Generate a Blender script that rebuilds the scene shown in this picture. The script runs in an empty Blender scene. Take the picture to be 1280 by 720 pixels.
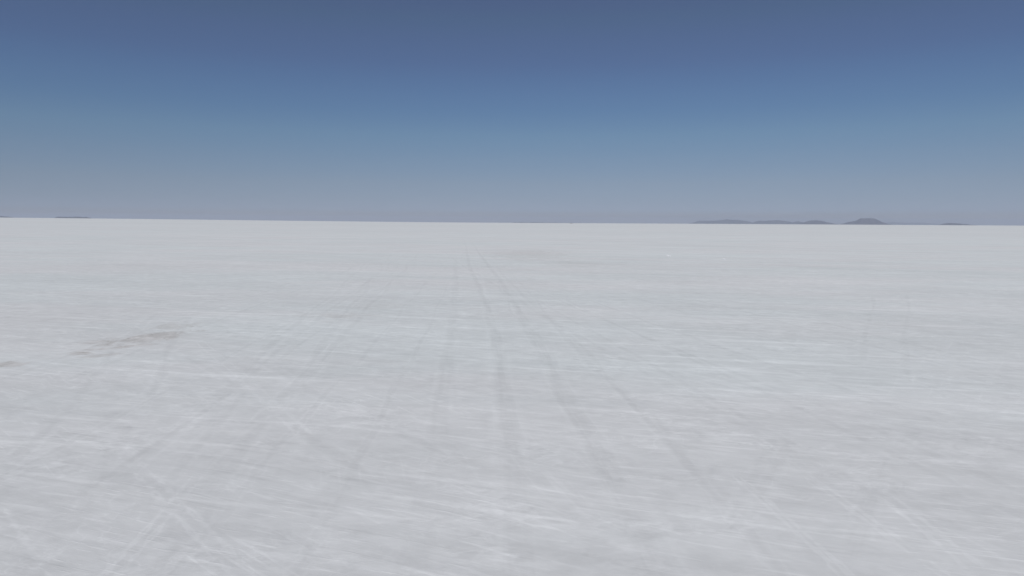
import bpy, math, random
import numpy as np
from mathutils import Vector, Matrix, noise as mnoise

random.seed(4)
sc = bpy.context.scene
COL = sc.collection
R_EARTH = 6371000.0
CAM_H = 4.0
F = 853.0                      # focal length in 1280-wide pixels (24 mm full-frame equivalent)
PITCH = math.atan(82.5 / F)    # camera looks this far below the level
ROLL = math.radians(0.295)

# ------------------------------------------------------------------ camera
cam_data = bpy.data.cameras.new('camera')
cam_data.sensor_width = 36.0
cam_data.lens = 36.0 * F / 1280.0
cam_data.clip_start = 0.05
cam_data.clip_end = 200000.0
cam = bpy.data.objects.new('camera', cam_data)
COL.objects.link(cam)
cam.matrix_world = (Matrix.Translation((0, 0, CAM_H))
                    @ Matrix.Rotation(math.pi / 2 - PITCH, 4, 'X')
                    @ Matrix.Rotation(ROLL, 4, 'Z'))
sc.camera = cam
CM = cam.matrix_world.to_3x3()


def ray(px, py):
    return (CM @ Vector((px - 640.0, 360.0 - py, -F))).normalized()


def ground_at(px, py):
    """where on the (nearly level) salt the sight line of a photo pixel lands"""
    d = ray(px, py)
    t = -CAM_H / d.z
    return d.x * t, d.y * t


# ------------------------------------------------------------------ terrain shape
def smooth(a, b, x):
    t = np.clip((x - a) / (b - a), 0, 1)
    return t * t * (3 - 2 * t)


def rise(az, r):
    """the far salt lies a touch higher towards the left"""
    w = smooth(math.radians(0), math.radians(42), -az) * smooth(math.radians(120), math.radians(60), -az)
    return 0.0034 * w * r * smooth(60, 1500, r)


def base_z(x, y):
    r = np.hypot(x, y)
    az = np.arctan2(x, y)
    return -r * r / (2 * R_EARTH) + rise(az, r)


# ------------------------------------------------------------------ shader helpers
class NT:
    def __init__(self, tree):
        self.t = tree
        self.n = tree.nodes
        self.l = tree.links

    def put(self, sock, v):
        if isinstance(v, bpy.types.NodeSocket):
            self.l.new(v, sock)
        elif v is not None:
            sock.default_value = v

    def m(self, op, a, b=None, c=None, clamp=False):
        n = self.n.new('ShaderNodeMath')
        n.operation = op
        n.use_clamp = clamp
        self.put(n.inputs[0], a)
        if b is not None: self.put(n.inputs[1], b)
        if c is not None: self.put(n.inputs[2], c)
        return n.outputs[0]

    def vec(self, x, y, z=0.0):
        n = self.n.new('ShaderNodeCombineXYZ')
        self.put(n.inputs[0], x); self.put(n.inputs[1], y); self.put(n.inputs[2], z)
        return n.outputs[0]

    def noise(self, v, scale, detail=4, rough=0.55, dist=0.0, lac=2.0):
        n = self.n.new('ShaderNodeTexNoise')
        n.inputs['Scale'].default_value = scale
        n.inputs['Detail'].default_value = detail
        n.inputs['Roughness'].default_value = rough
        n.inputs['Lacunarity'].default_value = lac
        n.inputs['Distortion'].default_value = dist
        self.put(n.inputs['Vector'], v)
        return n.outputs['Fac']

    def ss(self, a, b, x):
        n = self.n.new('ShaderNodeMapRange')
        n.interpolation_type = 'SMOOTHSTEP'
        self.put(n.inputs['Value'], x)
        self.put(n.inputs['From Min'], a); self.put(n.inputs['From Max'], b)
        return n.outputs['Result']

    def mix(self, f, a, b, mode='MIX'):
        n = self.n.new('ShaderNodeMix')
        n.data_type = 'RGBA'
        n.blend_type = mode
        self.put(n.inputs[0], f)
        self.put(n.inputs[6], a if not isinstance(a, tuple) else (*a, 1))
        self.put(n.inputs[7], b if not isinstance(b, tuple) else (*b, 1))
        return n.outputs[2]


def new_mat(name):
    m = bpy.data.materials.new(name)
    m.use_nodes = True
    t = NT(m.node_tree)
    b = t.n['Principled BSDF']
    b.inputs['Specular IOR Level'].default_value = 0.15
    b.inputs['Roughness'].default_value = 0.85
    return m, t, b


# ------------------------------------------------------------------ salt material
def salt_material():
    m, t, bsdf = new_mat('salt')
    geo = t.n.new('ShaderNodeNewGeometry')
    sep = t.n.new('ShaderNodeSeparateXYZ')
    t.l.new(geo.outputs['Position'], sep.inputs[0])
    X, Y = sep.outputs[0], sep.outputs[1]

    def frame(dx, dy, ox=0.0):
        """coordinates along (u) and across (v) a direction on the ground"""
        L = math.hypot(dx, dy); dx /= L; dy /= L
        u = t.m('ADD', t.m('MULTIPLY', X, dx), t.m('MULTIPLY', Y, dy))
        v = t.m('ADD', t.m('MULTIPLY', X, -dy), t.m('MULTIPLY', Y, dx))
        return t.m('ADD', u, ox), v

    wob = t.noise(t.vec(X, Y), 0.07, 2, 0.5)
    wob = t.m('SUBTRACT', wob, 0.5)

    class Sum:
        """adds each term as soon as it is made; an optional list catches a track's terms first"""
        def __init__(self): self.v = None; self.hold = None
        def append(self, x):
            if self.hold is not None:
                self.hold = t.m('ADD', self.hold, x) if self.hold != 0 else x
            else:
                self.v = x if self.v is None else t.m('ADD', self.v, x)
    parts = Sum()       # colour changes, in fractions of the albedo

    # broad mottling at every scale, drawn out along the wind
    u, v = frame(2.86, -1)
    base = t.noise(t.vec(t.m('MULTIPLY', u, 0.55), v), 0.16, 12, 0.74, 0.4)
    parts.append(t.m('MULTIPLY', t.m('SUBTRACT', base, 0.5), A_BASE))
    fine = t.noise(t.vec(t.m('MULTIPLY', u, 0.7), v), 2.4, 6, 0.66, 0.5)
    parts.append(t.m('MULTIPLY', t.m('SUBTRACT', fine, 0.5), A_FINE))
    coarse = t.noise(t.vec(t.m('MULTIPLY', u, 0.22), v), 0.035, 5, 0.62, 0.3)
    parts.append(t.m('MULTIPLY', t.m('SUBTRACT', coarse, 0.5), A_COARSE))
    drift = t.noise(t.vec(t.m('MULTIPLY', u, 0.30), v, 3.0), 2.6, 7, 0.74, 0.25)
    parts.append(t.m('MULTIPLY', t.m('SUBTRACT', drift, 0.5), A_DRIFT))
    drift2 = t.noise(t.vec(t.m('MULTIPLY', u, 0.22), v, 9.0), 0.25, 6, 0.72, 0.25)
    parts.append(t.m('MULTIPLY', t.m('SUBTRACT', drift2, 0.5), A_DRIFT2))
    far = t.noise(t.vec(t.m('MULTIPLY', X, 0.12), Y), 0.008, 5, 0.62, 0.2)
    parts.append(t.m('MULTIPLY', t.m('SUBTRACT', far, 0.5), A_FAR))

    # three families of raised and scraped lines in the crust
    def lines(dx, dy, along, across, lo, hi, amp, patch_scale, patch_lo, off):
        u, v = frame(dx, dy, off)
        v2 = t.m('ADD', v, t.m('MULTIPLY', wob, 2.0))
        n = t.noise(t.vec(t.m('MULTIPLY', u, along), t.m('MULTIPLY', v2, across), off), 1.0, 3, 0.5, 0.15)
        k = t.ss(lo, hi, n)
        pn = t.noise(t.vec(u, v, off + 7.0), patch_scale, 3, 0.6)
        k = t.m('MULTIPLY', k, t.ss(patch_lo, patch_lo + 0.16, pn))
        parts.append(t.m('MULTIPLY', k, amp))
        return k

    k1 = lines(2.86, -1, 1.5, 15.0, 0.57, 0.68, 0.058, 0.35, 0.42, 11.0)
    k9 = lines(3.4, -1, 0.65, 6.5, 0.58, 0.67, 0.075, 0.10, 0.38, 131.0)
    k10 = lines(3.4, -0.8, 0.14, 2.0, 0.58, 0.67, 0.085, 0.03, 0.38, 151.0)
    # curled thin ridges where the crust has scaled
    cu = t.noise(t.vec(t.m('MULTIPLY', X, 0.7), Y, 71.0), 1.5, 3, 0.55, 1.0)
    cu = t.m('SUBTRACT', 1.0, t.ss(0.003, 0.022, t.m('ABSOLUTE', t.m('SUBTRACT', cu, 0.5))))
    cum = t.noise(t.vec(X, Y, 77.0), 0.22, 3, 0.6)
    parts.append(t.m('MULTIPLY', t.m('MULTIPLY', cu, t.ss(0.45, 0.60, cum)), 0.050))
    # scuffed, frothy clumps of raised crust
    cl = t.noise(t.vec(t.m('MULTIPLY', u, 0.5), v, 31.0), 0.8, 3, 0.6, 0.6)
    cf = t.noise(t.vec(t.m('MULTIPLY', X, 0.6), Y, 33.0), 5.5, 5, 0.68, 0.8)
    parts.append(t.m('MULTIPLY', t.m('MULTIPLY', t.ss(0.45, 0.66, cl), t.m('SUBTRACT', cf, 0.45)), 0.50))
    k2 = lines(2.0, -1, 0.80, 10.0, 0.57, 0.68, 0.070, 0.12, 0.44, 23.0)
    k3 = lines(1.0, -1, 0.70, 12.0, 0.57, 0.69, 0.075, 0.16, 0.45, 37.0)
    k4 = lines(0.28, -1, 0.35, 6.0, 0.58, 0.71, 0.040, 0.12, 0.48, 51.0)
    k5 = lines(2.6, -1, 0.45, 9.0, 0.57, 0.70, -0.055, 0.10, 0.46, 67.0)
    k6 = lines(0.8, 1, 0.30, 5.0, 0.58, 0.71, 0.040, 0.12, 0.48, 83.0)
    k7 = lines(3.2, -1, 0.10, 1.1, 0.57, 0.70, 0.040, 0.03, 0.42, 97.0)
    k8 = lines(3.2, -0.6, 0.06, 0.7, 0.57, 0.70, -0.030, 0.02, 0.42, 113.0)

    # wheel tracks.  Curved ones are traced over the ground with a curve x(y)
    breakup = t.noise(t.vec(X, t.m('MULTIPLY', Y, 0.45)), 0.9, 5, 0.65)
    brk = t.ss(0.30, 0.62, breakup)
    edge_n = t.noise(t.vec(X, Y), 2.2, 3, 0.6)
    edge = t.m('MULTIPLY', t.m('SUBTRACT', edge_n, 0.5), 0.30)
    yt = t.m('DIVIDE', Y, t.m('ADD', t.m('ABSOLUTE', Y), 22.0))

    def band(d, w, amp, lip, along=None):
        """d: distance to the rut's middle line"""
        de = t.m('ADD', d, edge)
        ad = t.m('ABSOLUTE', de)
        strand = t.noise(t.vec(t.m('MULTIPLY', d, 7.0), t.m('MULTIPLY', along if along is not None else Y, 0.35), 60.0 * w), 1.0, 3, 0.6, 0.2)
        core = t.m('SUBTRACT', 1.0, t.ss(w * 0.35, w * 1.5, ad))
        core = t.m('MULTIPLY', core, t.m('MULTIPLY_ADD', brk, 0.65, 0.35))
        env = t.m('SUBTRACT', 1.0, t.ss(w * 1.0, w * 3.0, ad))
        parts.append(t.m('MULTIPLY', t.m('MULTIPLY', env, t.m('SUBTRACT', strand, 0.48)), 3.2 * abs(amp)))
        parts.append(t.m('MULTIPLY', core, -amp))
        if lip:
            e = t.m('SUBTRACT', ad, w * 1.7)
            e = t.m('SUBTRACT', 1.0, t.ss(0.0, w * 0.6, t.m('ABSOLUTE', e)))
            e = t.m('MULTIPLY', e, t.m('SUBTRACT', 1.0, brk))
            parts.append(t.m('MULTIPLY', e, lip))

    def curved(pts, w, amp, lip=0.0, off=0.0):
        W = [ground_at(*p) for p in pts]
        W = sorted((y, x) for x, y in W)
        y0, x0 = W[0]; y1, x1 = W[1]
        W.insert(0, (-10.0, x0 + (x1 - x0) / (y1 - y0) * (-10.0 - y0)))
        n = t.n.new('ShaderNodeFloatCurve')
        c = n.mapping.curves[0]
        n.mapping.clip_min_x = 0; n.mapping.clip_max_x = 1
        P = [((y / (abs(y) + 22.0)) * 0.5 + 0.5, (x + 40) / 80.0) for y, x in W]
        while len(c.points) < len(P): c.points.new(0.5, 0.5)
        for cp, (a, b) in zip(c.points, P):
            cp.location = (a, b)
        n.mapping.update()
        t.put(n.inputs['Value'], t.m('MULTIPLY_ADD', yt, 0.5, 0.5))
        cx = t.m('MULTIPLY_ADD', n.outputs[0], 80.0, -40.0 + off)
        d = t.m('SUBTRACT', X, cx)
        end = W[-1][0]
        fade = t.m('SUBTRACT', 1.0, t.ss(end * 0.75, end * 1.3, Y))
        parts.hold = 0
        band(d, w, amp, lip)
        held, parts.hold = parts.hold, None
        fade = t.m('MULTIPLY', fade, t.m('MULTIPLY_ADD', t.ss(7.0, 16.0, Y), 0.5, 0.5))
        parts.append(t.m('MULTIPLY', held, fade))

    LEFT = [(581, 304), (583, 312), (588, 335), (601, 365), (614, 400), (624, 450), (632, 500), (640, 560), (645, 640), (648, 719)]
    RIGHT = [(590, 304), (596, 312), (619, 342), (635, 368), (659, 405), (680, 440), (705, 490), (752, 568), (793, 640), (838, 719)]
    curved(LEFT, 0.16, 0.055, 0.020)
    curved(RIGHT, 0.16, 0.055, 0.020)
    curved([(569, 330), (570, 350), (567, 380), (563, 420), (556, 470), (548, 530), (540, 600), (520, 719)], 0.18, 0.038)
    curved([(600, 335), (608, 370), (611, 420), (612, 480), (618, 560), (622, 640), (626, 719)], 0.09, -0.022)
    curved([(622, 335), (650, 365), (690, 402), (735, 450), (800, 510), (880, 600), (990, 719)], 0.12, 0.035, 0.02)
    curved([(548, 312), (560, 318), (575, 330), (612, 352), (680, 395), (760, 440), (860, 495), (1000, 570), (1280, 700)], 0.13, 0.032, 0.02)

    # straight tracks and scratches: those of a kind share one profile
    def straight_d(p, q, gauge, wobm):
        (x0, y0), (x1, y1) = ground_at(*p), ground_at(*q)
        L = math.hypot(x1 - x0, y1 - y0)
        dx, dy = (x1 - x0) / L, (y1 - y0) / L
        mx, my = (x0 + x1) / 2, (y0 + y1) / 2
        v = t.m('MULTIPLY_ADD', X, -dy, t.m('MULTIPLY_ADD', Y, dx, mx * dy - my * dx))
        v = t.m('MULTIPLY_ADD', wob, wobm, v)
        d = t.m('ABSOLUTE', v)
        if gauge:
            d = t.m('ABSOLUTE', t.m('SUBTRACT', d, gauge))
        u = t.m('MULTIPLY_ADD', X, dx, t.m('MULTIPLY_ADD', Y, dy, -mx * dx - my * dy))
        over = t.m('MAXIMUM', t.m('SUBTRACT', t.m('ABSOLUTE', u), L / 2), 0.0)
        return t.m('MULTIPLY_ADD', over, 0.12, d)

    for (w_, amp_, lip_, wobm_, members) in STRAIGHTS:
        d = None
        for (p, q, gauge) in members:
            dd = straight_d(p, q, gauge, wobm_)
            d = dd if d is None else t.m('MINIMUM', d, dd)
        band(d, w_, amp_, lip_)

    tot = parts.v

    # hue drifts: faintly blue thin crust, faintly pink dusty crust
    hue = t.noise(t.vec(t.m('MULTIPLY', X, 0.35), Y, 5.0), 0.11, 4, 0.6)
    hue = t.ss(0.36, 0.64, hue)
    colr = t.mix(hue, COOL, WARM)

    # muddy breaks in the crust: brown silt between lifted flakes
    mud_tot = None
    for (px, py, a, b, ang, amt) in MUD:
        gx, gy = ground_at(px, py)
        ca, sa = math.cos(math.radians(ang)), math.sin(math.radians(ang))
        rx, ry = t.m('SUBTRACT', X, gx), t.m('SUBTRACT', Y, gy)
        uu = t.m('DIVIDE', t.m('ADD', t.m('MULTIPLY', rx, ca), t.m('MULTIPLY', ry, sa)), a)
        vv = t.m('DIVIDE', t.m('SUBTRACT', t.m('MULTIPLY', ry, ca), t.m('MULTIPLY', rx, sa)), b)
        rr = t.m('SQRT', t.m('ADD', t.m('MULTIPLY', uu, uu), t.m('MULTIPLY', vv, vv)))
        nn = t.noise(t.vec(X, t.m('MULTIPLY', Y, 0.8), px), 1.1, 5, 0.65, 0.6)
        rr = t.m('ADD', rr, t.m('MULTIPLY', t.m('SUBTRACT', nn, 0.5), 3.4))
        k = t.m('MULTIPLY', t.m('SUBTRACT', 1.0, t.ss(0.35, 1.1, rr)), amt)
        mud_tot = k if mud_tot is None else t.m('MAXIMUM', mud_tot, k)
    mn = t.noise(t.vec(X, t.m('MULTIPLY', Y, 0.6), 3.0), 2.6, 5, 0.6, 0.8)
    mud_c = t.mix(t.ss(0.35, 0.65, mn), (0.41, 0.38, 0.35), (0.64, 0.615, 0.59))
    crack = t.noise(t.vec(t.m('MULTIPLY', X, 0.45), Y, 13.0), 1.3, 4, 0.55, 0.9)
    crk = t.m('SUBTRACT', 1.0, t.ss(0.004, 0.022, t.m('ABSOLUTE', t.m('SUBTRACT', crack, 0.5))))
    mud_c = t.mix(t.m('MULTIPLY', crk, 0.8), mud_c, (0.26, 0.235, 0.20))
    colr = t.mix(t.m('MULTIPLY', mud_tot, 0.62), colr, mud_c)

    gain = t.m('ADD', 1.0, tot)
    g3 = t.vec(gain, gain, gain)
    col = t.mix(1.0, colr, g3, 'MULTIPLY')
    t.put(bsdf.inputs['Base Color'], col)
    bsdf.inputs['Roughness'].default_value = 0.8
    bsdf.inputs['Specular IOR Level'].default_value = 0.03
    bsdf.inputs['Diffuse Roughness'].default_value = 0.06

    # relief
    micro = t.noise(t.vec(t.m('MULTIPLY', X, 0.55), Y), 5.0, 6, 0.62, 0.3)
    hsum = t.m('MULTIPLY_ADD', micro, 0.005, t.m('MULTIPLY', drift, 0.008))
    hsum = t.m('ADD', hsum, t.m('MULTIPLY', k1, 0.0025))
    bump = t.n.new('ShaderNodeBump')
    bump.inputs['Strength'].default_value = BUMP
    bump.inputs['Distance'].default_value = 1.0
    t.put(bump.inputs['Height'], hsum)
    t.l.new(bump.outputs[0], bsdf.inputs['Normal'])
    return m


A_BASE, A_FINE, A_COARSE, A_FAR = 0.15, 0.29, 0.07, 0.19
A_DRIFT, A_DRIFT2 = 0.19, 0.26
BUMP = 0.8
COOL = (0.686, 0.718, 0.710)
WARM = (0.703, 0.714, 0.707)
# (rut half width, darkening (negative: paler), pale lip, waver, [(near pixel, far pixel, half gauge)])
STRAIGHTS = [
    (0.11, 0.035, 0.035, 1.6, [
        ((110, 719), (480, 318), 0.8),
        ((164, 640), (520, 312), 0.8),
        ((60, 470), (480, 316), 0.8),
        ((30, 640), (215, 395), 0.75),
        ((480, 560), (270, 445), 0.7),
        ((1280, 590), (640, 345), 0.8),
        ((1280, 470), (730, 335), 0.8),
        ((0, 600), (330, 650), 0.4),
        ((780, 450), (1280, 560), 0.3)]),
    (0.09, 0.032, 0.030, 0.9, [
        ((215, 600), (300, 500), 0.0),
        ((1280, 680), (690, 375), 0.75),
        ((1060, 700), (1100, 590), 0.0),
        ((940, 620), (970, 560), 0.12)]),
    (0.08, 0.036, 0.01, 0.9, [
        ((1137, 468), (1133, 370), 0.0),
        ((1082, 450), (1090, 372), 0.0)]),
    (0.06, 0.032, 0.035, 1.2, [
        ((0, 640), (540, 314), 0.8),
        ((300, 719), (575, 314), 0.75),
        ((1280, 505), (650, 325), 0.8),
        ((900, 719), (612, 320), 0.75)]),
    (0.03, -0.050, 0.0, 0.5, [
        ((310, 719), (150, 560), 0.10),
        ((140, 719), (245, 600), 0.08),
        ((1180, 719), (960, 560), 0.06),
        ((380, 540), (255, 430), 0.12),
        ((330, 520), (420, 430), 0.15),
        ((1060, 719), (930, 605), 0.05),
        ((1230, 719), (1120, 630), 0.10),
        ((60, 719), (10, 640), 0.0),
        ((450, 450), (560, 475), 0.0),
        ((0, 470), (900, 560), 0.30),
        ((0, 530), (1280, 690), 0.22)]),
    (0.55, 0.028, 0.0, 3.0, [
        ((-40, 332), (1320, 334), 0.8),
        ((-40, 345), (700, 342), 0.0),
        ((800, 335), (1320, 348), 0.0)]),
]
# (pixel x, y, half length m, half width m, turn deg, strength)
MUD = [
    (180, 423, 1.9, 1.0, 48, 0.8),
    (98, 441, 0.55, 0.5, 0, 0.9),
    (12, 455, 0.55, 0.5, 20, 0.8),
    (150, 434, 0.9, 0.30, 42, 1.0),
    (128, 444, 0.7, 0.4, 20, 0.5),
    (425, 395, 1.6, 1.2, 0, 0.32),
    (460, 382, 1.6, 1.6, 0, 0.2),
    (228, 408, 1.2, 1.0, 0, 0.45),
    (662, 318, 6.0, 14.0, 0, 0.40),
    (720, 330, 4.0, 6.0, 0, 0.22),
]
salt = salt_material()


# ------------------------------------------------------------------ ground sheet
def grid_mesh(name, V, rows, cols, wrap=False, mat=None, smooth_=True):
    me = bpy.data.meshes.new(name)
    cc = cols if wrap else cols - 1
    i = np.arange(rows - 1)[:, None]; j = np.arange(cc)[None, :]
    j2 = (j + 1) % cols
    f = np.stack([i * cols + j, i * cols + j2, (i + 1) * cols + j2, (i + 1) * cols + j], -1).reshape(-1)
    nf = (rows - 1) * cc
    me.vertices.add(rows * cols); me.vertices.foreach_set('co', V.reshape(-1).astype(np.float32))
    me.loops.add(nf * 4); me.loops.foreach_set('vertex_index', f.astype(np.int32))
    me.polygons.add(nf)
    me.polygons.foreach_set('loop_start', (np.arange(nf) * 4).astype(np.int32))
    me.polygons.foreach_set('loop_total', np.full(nf, 4, np.int32))
    me.polygons.foreach_set('use_smooth', np.full(nf, smooth_, bool))
    me.update(calc_edges=True); me.validate()
    if mat: me.materials.append(mat)
    return me


def value_noise(x, y, seed):
    def h(ix, iy):
        n = (ix * 374761393 + iy * 668265263 + seed * 144665) & 0x7fffffff
        n = (n ^ (n >> 13)) * 1274126177 & 0x7fffffff
        return ((n ^ (n >> 16)) & 0xffff) / 65535.0
    ix = np.floor(x).astype(np.int64); iy = np.floor(y).astype(np.int64)
    fx = x - ix; fy = y - iy
    fx = fx * fx * (3 - 2 * fx); fy = fy * fy * (3 - 2 * fy)
    return ((h(ix, iy) * (1 - fx) + h(ix + 1, iy) * fx) * (1 - fy)
            + (h(ix, iy + 1) * (1 - fx) + h(ix + 1, iy + 1) * fx) * fy) - 0.5


def fbm(x, y, seed, octv=4):
    s = 0; a = 1.0
    for o in range(octv):
        s = s + a * value_noise(x * 2 ** o, y * 2 ** o, seed + o * 17); a *= 0.5
    return s


def ground_z(x, y):
    r = np.hypot(x, y)
    z = base_z(x, y)
    u = (2.86 * x - y) / 3.03; v = (x + 2.86 * y) / 3.03
    near = 1 - smooth(120, 600, r)
    z = z + near * (0.030 * fbm(u * 0.10, v * 0.30, 3) + 0.012 * fbm(u * 0.5, v * 1.4, 9, 3))
    return z


az_f = np.radians(np.linspace(-48, 48, 761))
az_b = np.radians(np.linspace(48, 312, 133))[1:-1]
az = np.concatenate([az_f, az_b])
radii = [0.35]
while radii[-1] < 84000:
    r = radii[-1]
    k = 0.016 if r < 200 else (0.03 if r < 9000 else 0.08)
    radii.append(r * (1 + k))
rr = np.array(radii)
RR, AZ = np.meshgrid(rr, az, indexing='ij')
GX, GY = RR * np.sin(AZ), RR * np.cos(AZ)
V = np.stack([GX, GY, ground_z(GX, GY)], -1)
# close the middle with a small collapsed ring
V = np.concatenate([np.repeat(V[:1] * [0.02, 0.02, 1], 1, axis=0), V])
ground = bpy.data.objects.new('ground', grid_mesh('ground', V, len(rr) + 1, len(az), True, salt))
COL.objects.link(ground)


def tag(o, label, cat, group=None, kind=None):
    o['label'] = label; o['category'] = cat
    if group: o['group'] = group
    if kind: o['kind'] = kind
    return o


tag(ground, 'flat white salt crust with faint crossing wheel tracks, running to the horizon', 'salt flat', None, 'structure')


# ------------------------------------------------------------------ hills
def hill_material(name, c1, c2):
    m, t, b = new_mat(name)
    geo = t.n.new('ShaderNodeNewGeometry')
    n = t.noise(geo.outputs['Position'], 0.004, 6, 0.65)
    t.put(b.inputs['Base Color'], t.mix(t.ss(0.35, 0.65, n), c1, c2))
    b.inputs['Roughness'].default_value = 0.95
    return m


rock = hill_material('hill_rock_hazed', (0.075, 0.072, 0.098), (0.120, 0.108, 0.135))  # rock colour tinted blue, adding to the haze of distance
rock_dark = hill_material('hill_dark_rock_hazed', (0.070, 0.070, 0.090), (0.115, 0.112, 0.130))  # same blue haze tint painted into this rock
HDIP = math.sqrt(2 * CAM_H / R_EARTH)


def hill(profile, D, depth, label, mat, seed):
    """profile: (photo x, height in photo pixels above the salt horizon); built as a real
    hill body at distance D with the given depth, sloping down on every side"""
    prof = sorted(profile)
    xs = np.array([p[0] for p in prof], float); hs = np.array([p[1] for p in prof], float)
    def azim(px):
        d = ray(px, 277.5 + (px - 640) * 0.0052)
        return math.atan2(d.x, d.y)
    n = max(40, int((xs[-1] - xs[0]) * 2.5))
    px = np.linspace(xs[0], xs[-1], n)
    hp = np.interp(px, xs, hs)
    hp = hp + np.where(hp > 0.5, 0.55 * fbm(px * 0.23, px * 0 + seed, seed, 3), 0)
    a = np.array([azim(p) for p in px])
    # height of the sight line at D, relative to the local salt level
    top = D * (hp / 857.0 * np.cos(a) - HDIP + 0.0034 * smooth(0, math.radians(42), -a)) + CAM_H
    foot = base_z(D * np.sin(a), D * np.cos(a))
    foot = np.minimum(foot, top - 5) - 25
    rel = np.maximum(top - foot, 1.0)
    m_ = 34
    w = np.linspace(-1, 1, m_)
    P = np.zeros((m_, n, 3))
    for q, ww in enumerate(w):
        r = D + ww * depth
        x = r * np.sin(a); y = r * np.cos(a)
        prf = (1 - abs(ww)) ** 0.9
        nz = fbm(x / 420.0, y / 420.0, seed, 5)
        sp = 1 - 0.55 * np.abs(nz) * 1.6
        hgt = rel * prf * np.clip(sp if abs(ww) > 0.04 else 1.0, 0.2, 1.05)
        P[q, :, 0] = x; P[q, :, 1] = y; P[q, :, 2] = foot + hgt
    o = bpy.data.objects.new('hills', grid_mesh('hills', P, m_, n, False, mat))
    COL.objects.link(o)
    tag(o, label, 'hill', 'hills beyond the salt', 'structure')
    return o


hill([(858, -0.3), (864, 1), (874, 3.8), (892, 4), (901, 5), (909, 6), (914, 5.2), (919, 5.6), (929, 4.6), (938, 2.6), (946, 0.5), (952, -0.5)], 50000, 3200,
     'long low blue-grey range, leftmost of the hills right of centre', rock_dark, 3)
hill([(932, -0.5), (940, 1.6), (947, 4), (960, 4.6), (974, 5.1), (984, 4), (990, 2.6), (998, 4.3), (1005, 2), (1012, -0.5)], 48000, 2800,
     'low uneven ridge between the long range and the rounded hill', rock_dark, 5)
hill([(994, -0.5), (1003, 1.8), (1012, 4.7), (1019, 5.9), (1029, 4.2), (1039, 1.8), (1050, 0.3), (1056, -0.5)], 38500, 2000,
     'rounded brownish hill just left of the tallest one', rock, 8)
hill([(1043, -0.5), (1051, 0.8), (1058, 2.6), (1065, 4.0), (1071, 5.8), (1075, 8.0), (1083, 8.2), (1093, 8.2), (1097, 6.4), (1102, 3.6), (1109, 1.8), (1114, 0.6), (1119, -0.5)], 37000, 2100,
     'tallest hill on the horizon, flat-topped with sloping sides', rock, 12)
hill([(1090, -0.5), (1100, 2), (1115, 3.6), (1130, 3.1), (1150, 3.2), (1165, 2.2), (1180, 1.0), (1190, -0.5)], 70000, 2500,
     'very faint pale ridge right of the tallest hill', rock_dark, 14)
hill([(1170, -0.5), (1174, 0.4), (1180, 1.9), (1188, 3), (1200, 2.2), (1213, 0.9), (1222, 0.2), (1226, -0.5)], 33000, 1200,
     'small dark low hill at the far right of the horizon', rock_dark, 15)
hill([(67, -0.5), (71, 1.4), (78, 1.9), (84, 1.3), (95, 2.1), (103, 1.4), (108, 1.6), (112, 1.0), (117, -0.5)], 32000, 1000,
     'tiny dark flat hill on the horizon at the left', rock_dark, 18)
hill([(-60, -0.5), (-40, 3), (-18, 3.6), (0, 2.3), (10, 1.1), (18, 0.2), (24, -0.5)], 36000, 1600,
     'dark hill cut off by the left edge of the view', rock_dark, 21)
hill([(632, -0.4), (642, 0.5), (650, 0.9), (668, 0.8), (690, 0.6), (720, 0.4), (740, -0.4)], 42000, 1200,
     'hair-thin dark shore line on the horizon near the centre', rock_dark, 25)


# ------------------------------------------------------------------ lumps on the salt
def lump(name, px, py, w, d, h, label, cat, mat, seed, group=None):
    x, y = ground_at(px, py)
    n, k = 28, 12
    P = np.zeros((k, n, 3))
    for i in range(k):
        a = i / (k - 1) * math.pi / 2
        for j in range(n):
            b = j / n * 2 * math.pi
            cx, cy, cz = math.cos(a) * math.cos(b), math.cos(a) * math.sin(b), math.sin(a)
            q = mnoise.fractal(Vector((cx, cy, cz)) * 1.7 + Vector((seed, 0, 0)), 1.0, 2.0, 4)
            s = 1 + 0.35 * q
            P[i, j] = (cx * w / 2 * s, cy * d / 2 * s, cz * h * s - (0.03 * h if i == 0 else 0) )
    # lower skirt sinks into the crust
    P[0, :, 2] = -0.15 * h
    o = bpy.data.objects.new(name, grid_mesh(name, P, k, n, True, mat, smooth_=False))
    o.location = (x, y, float(ground_z(np.array([x]), np.array([y]))[0]))
    COL.objects.link(o)
    tag(o, label, cat, group)
    return o


wm, wt, wb = new_mat('clean_salt')
g_ = wt.n.new('ShaderNodeTexCoord')
wt.put(wb.inputs['Base Color'], wt.mix(wt.noise(g_.outputs['Object'], 8, 5, 0.6), (0.68, 0.70, 0.71), (0.77, 0.78, 0.79)))
lump('salt_mound', 835.5, 320, 0.62, 0.5, 0.14, 'larger clean white salt mound right of the far end of the tracks', 'salt mound', wm, 1.3, 'white salt mounds')
lump('salt_mound', 905, 324, 0.34, 0.3, 0.09, 'smaller white salt mound, to the right of the larger one', 'salt mound', wm, 7.7, 'white salt mounds')
greyrock = hill_material('dusty_rock', (0.26, 0.25, 0.25), (0.34, 0.33, 0.33))
lump('rock_outcrop', 714, 279.2, 9.0, 7.0, 1.4, 'tiny grey outcrop sitting on the horizon just right of centre', 'rock', greyrock, 4.2)

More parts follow.
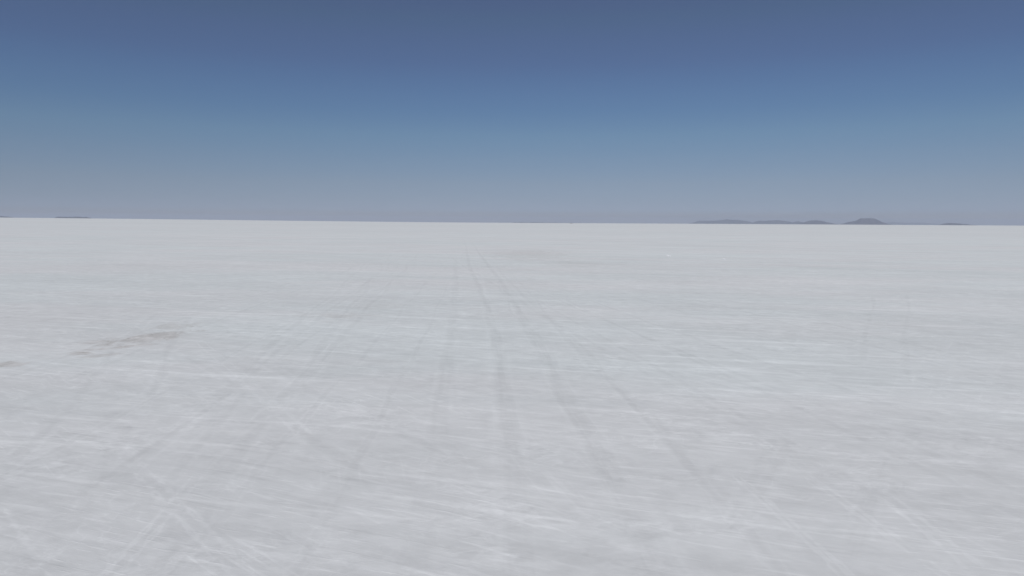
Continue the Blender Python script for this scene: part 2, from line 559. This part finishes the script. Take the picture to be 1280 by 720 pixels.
# ------------------------------------------------------------------ haze
HAZE = 2.3e-5
hm = bpy.data.materials.new('haze')
hm.use_nodes = True
hn = hm.node_tree.nodes
hn.clear()
ho = hn.new('ShaderNodeOutputMaterial')
hv = hn.new('ShaderNodeVolumePrincipled')
hv.inputs['Color'].default_value = (0.62, 0.685, 0.80, 1)
hv.inputs['Density'].default_value = HAZE
hv.inputs['Anisotropy'].default_value = 0.0
hm.node_tree.links.new(hv.outputs[0], ho.inputs['Volume'])
bx = bpy.data.meshes.new('haze')
zb = float(V[..., 2].min()) - 60.0
zt = 560.0
S = 90000.0
vv = [(-S, -S, zb), (S, -S, zb), (S, S, zb), (-S, S, zb), (-S, -S, zt), (S, -S, zt), (S, S, zt), (-S, S, zt)]
bx.from_pydata(vv, [], [(0, 3, 2, 1), (4, 5, 6, 7), (0, 1, 5, 4), (1, 2, 6, 5), (2, 3, 7, 6), (3, 0, 4, 7)])
bx.materials.append(hm)
haze = bpy.data.objects.new('haze', bx)
COL.objects.link(haze)
tag(haze, 'thin pale blue air over the salt, fading the far hills', 'haze', None, 'stuff')

# ------------------------------------------------------------------ light
SUN_EL, SUN_AZ = 52.0, -164.0        # azimuth clockwise from the view direction (+Y)
world = bpy.data.worlds.new('World')
sc.world = world
world.use_nodes = True
w = NT(world.node_tree)
bg = w.n['Background']
sky = w.n.new('ShaderNodeTexSky')
sky.sky_type = 'NISHITA'
sky.sun_disc = False
sky.sun_elevation = math.radians(SUN_EL)
sky.sun_rotation = math.radians(SUN_AZ)
sky.altitude = 3650
sky.air_density = 1.0
sky.dust_density = 0.6
sky.ozone_density = 1.0
# the sky's own colour by height above the horizon (deeper than the model's towards the top)
tc = w.n.new('ShaderNodeTexCoord')
sp = w.n.new('ShaderNodeSeparateXYZ')
w.l.new(tc.outputs['Generated'], sp.inputs[0])
el = w.m('ARCSINE', w.m('MAXIMUM', w.m('MINIMUM', sp.outputs[2], 1.0), -1.0))
eln = w.m('DIVIDE', el, math.radians(30.0))
ramp = w.n.new('ShaderNodeValToRGB')
ramp.color_ramp.interpolation = 'LINEAR'
#SKYCAL
SKY = [(0.0, (0.3405, 0.2916, 0.3293)), (0.3, (0.3405, 0.2916, 0.3293)), (0.97, (0.4116, 0.4208, 0.5595)), (1.83, (0.4492, 0.4474, 0.5457)), (3.15, (0.514, 0.4969, 0.552)), (5.1, (0.5513, 0.5629, 0.5973)), (7.04, (0.5656, 0.6293, 0.6545)), (8.94, (0.5295, 0.6213, 0.6908)), (10.19, (0.5408, 0.6253, 0.7105)), (11.43, (0.55, 0.6171, 0.7134)), (12.65, (0.5693, 0.5983, 0.698)), (14.45, (0.6095, 0.6168, 0.6978)), (15.92, (0.6203, 0.6353, 0.6794)), (17.25, (0.6386, 0.6203, 0.6915)), (30.0, (0.6386, 0.6203, 0.6915))]
#ENDSKYCAL
cr = ramp.color_ramp
while len(cr.elements) < len(SKY): cr.elements.new(0.5)
for e_, (a_, c_) in zip(cr.elements, SKY):
    e_.position = a_ / 30.0; e_.color = (*c_, 1)
w.l.new(eln, ramp.inputs[0])
skyc = w.mix(1.0, sky.outputs[0], ramp.outputs[0], 'MULTIPLY')
w.l.new(skyc, bg.inputs['Color'])
bg.inputs['Strength'].default_value = 0.10

sun_d = bpy.data.lights.new('sun', 'SUN')
sun_d.energy = 3.2
sun_d.angle = math.radians(0.53)
sun_d.color = (1.0, 0.965, 0.92)
sun = bpy.data.objects.new('sun', sun_d)
a_, e_ = math.radians(SUN_AZ), math.radians(SUN_EL)
sdir = Vector((math.sin(a_) * math.cos(e_), math.cos(a_) * math.cos(e_), math.sin(e_)))
sun.rotation_euler = sdir.to_track_quat('Z', 'Y').to_euler()
COL.objects.link(sun)

# ------------------------------------------------------------------ render settings
vs = sc.view_settings
sc.display_settings.display_device = 'sRGB'
vs.view_transform = 'Standard'
vs.look = 'None'
vs.gamma = 1.0
vs.exposure = -0.25
vs.use_curve_mapping = False
cy = sc.cycles
cy.max_bounces = 4
cy.volume_bounces = 1
cy.use_adaptive_sampling = False
cy.use_denoising = True
cy.denoiser = 'OPENIMAGEDENOISE'
cy.denoising_prefilter = 'ACCURATE'
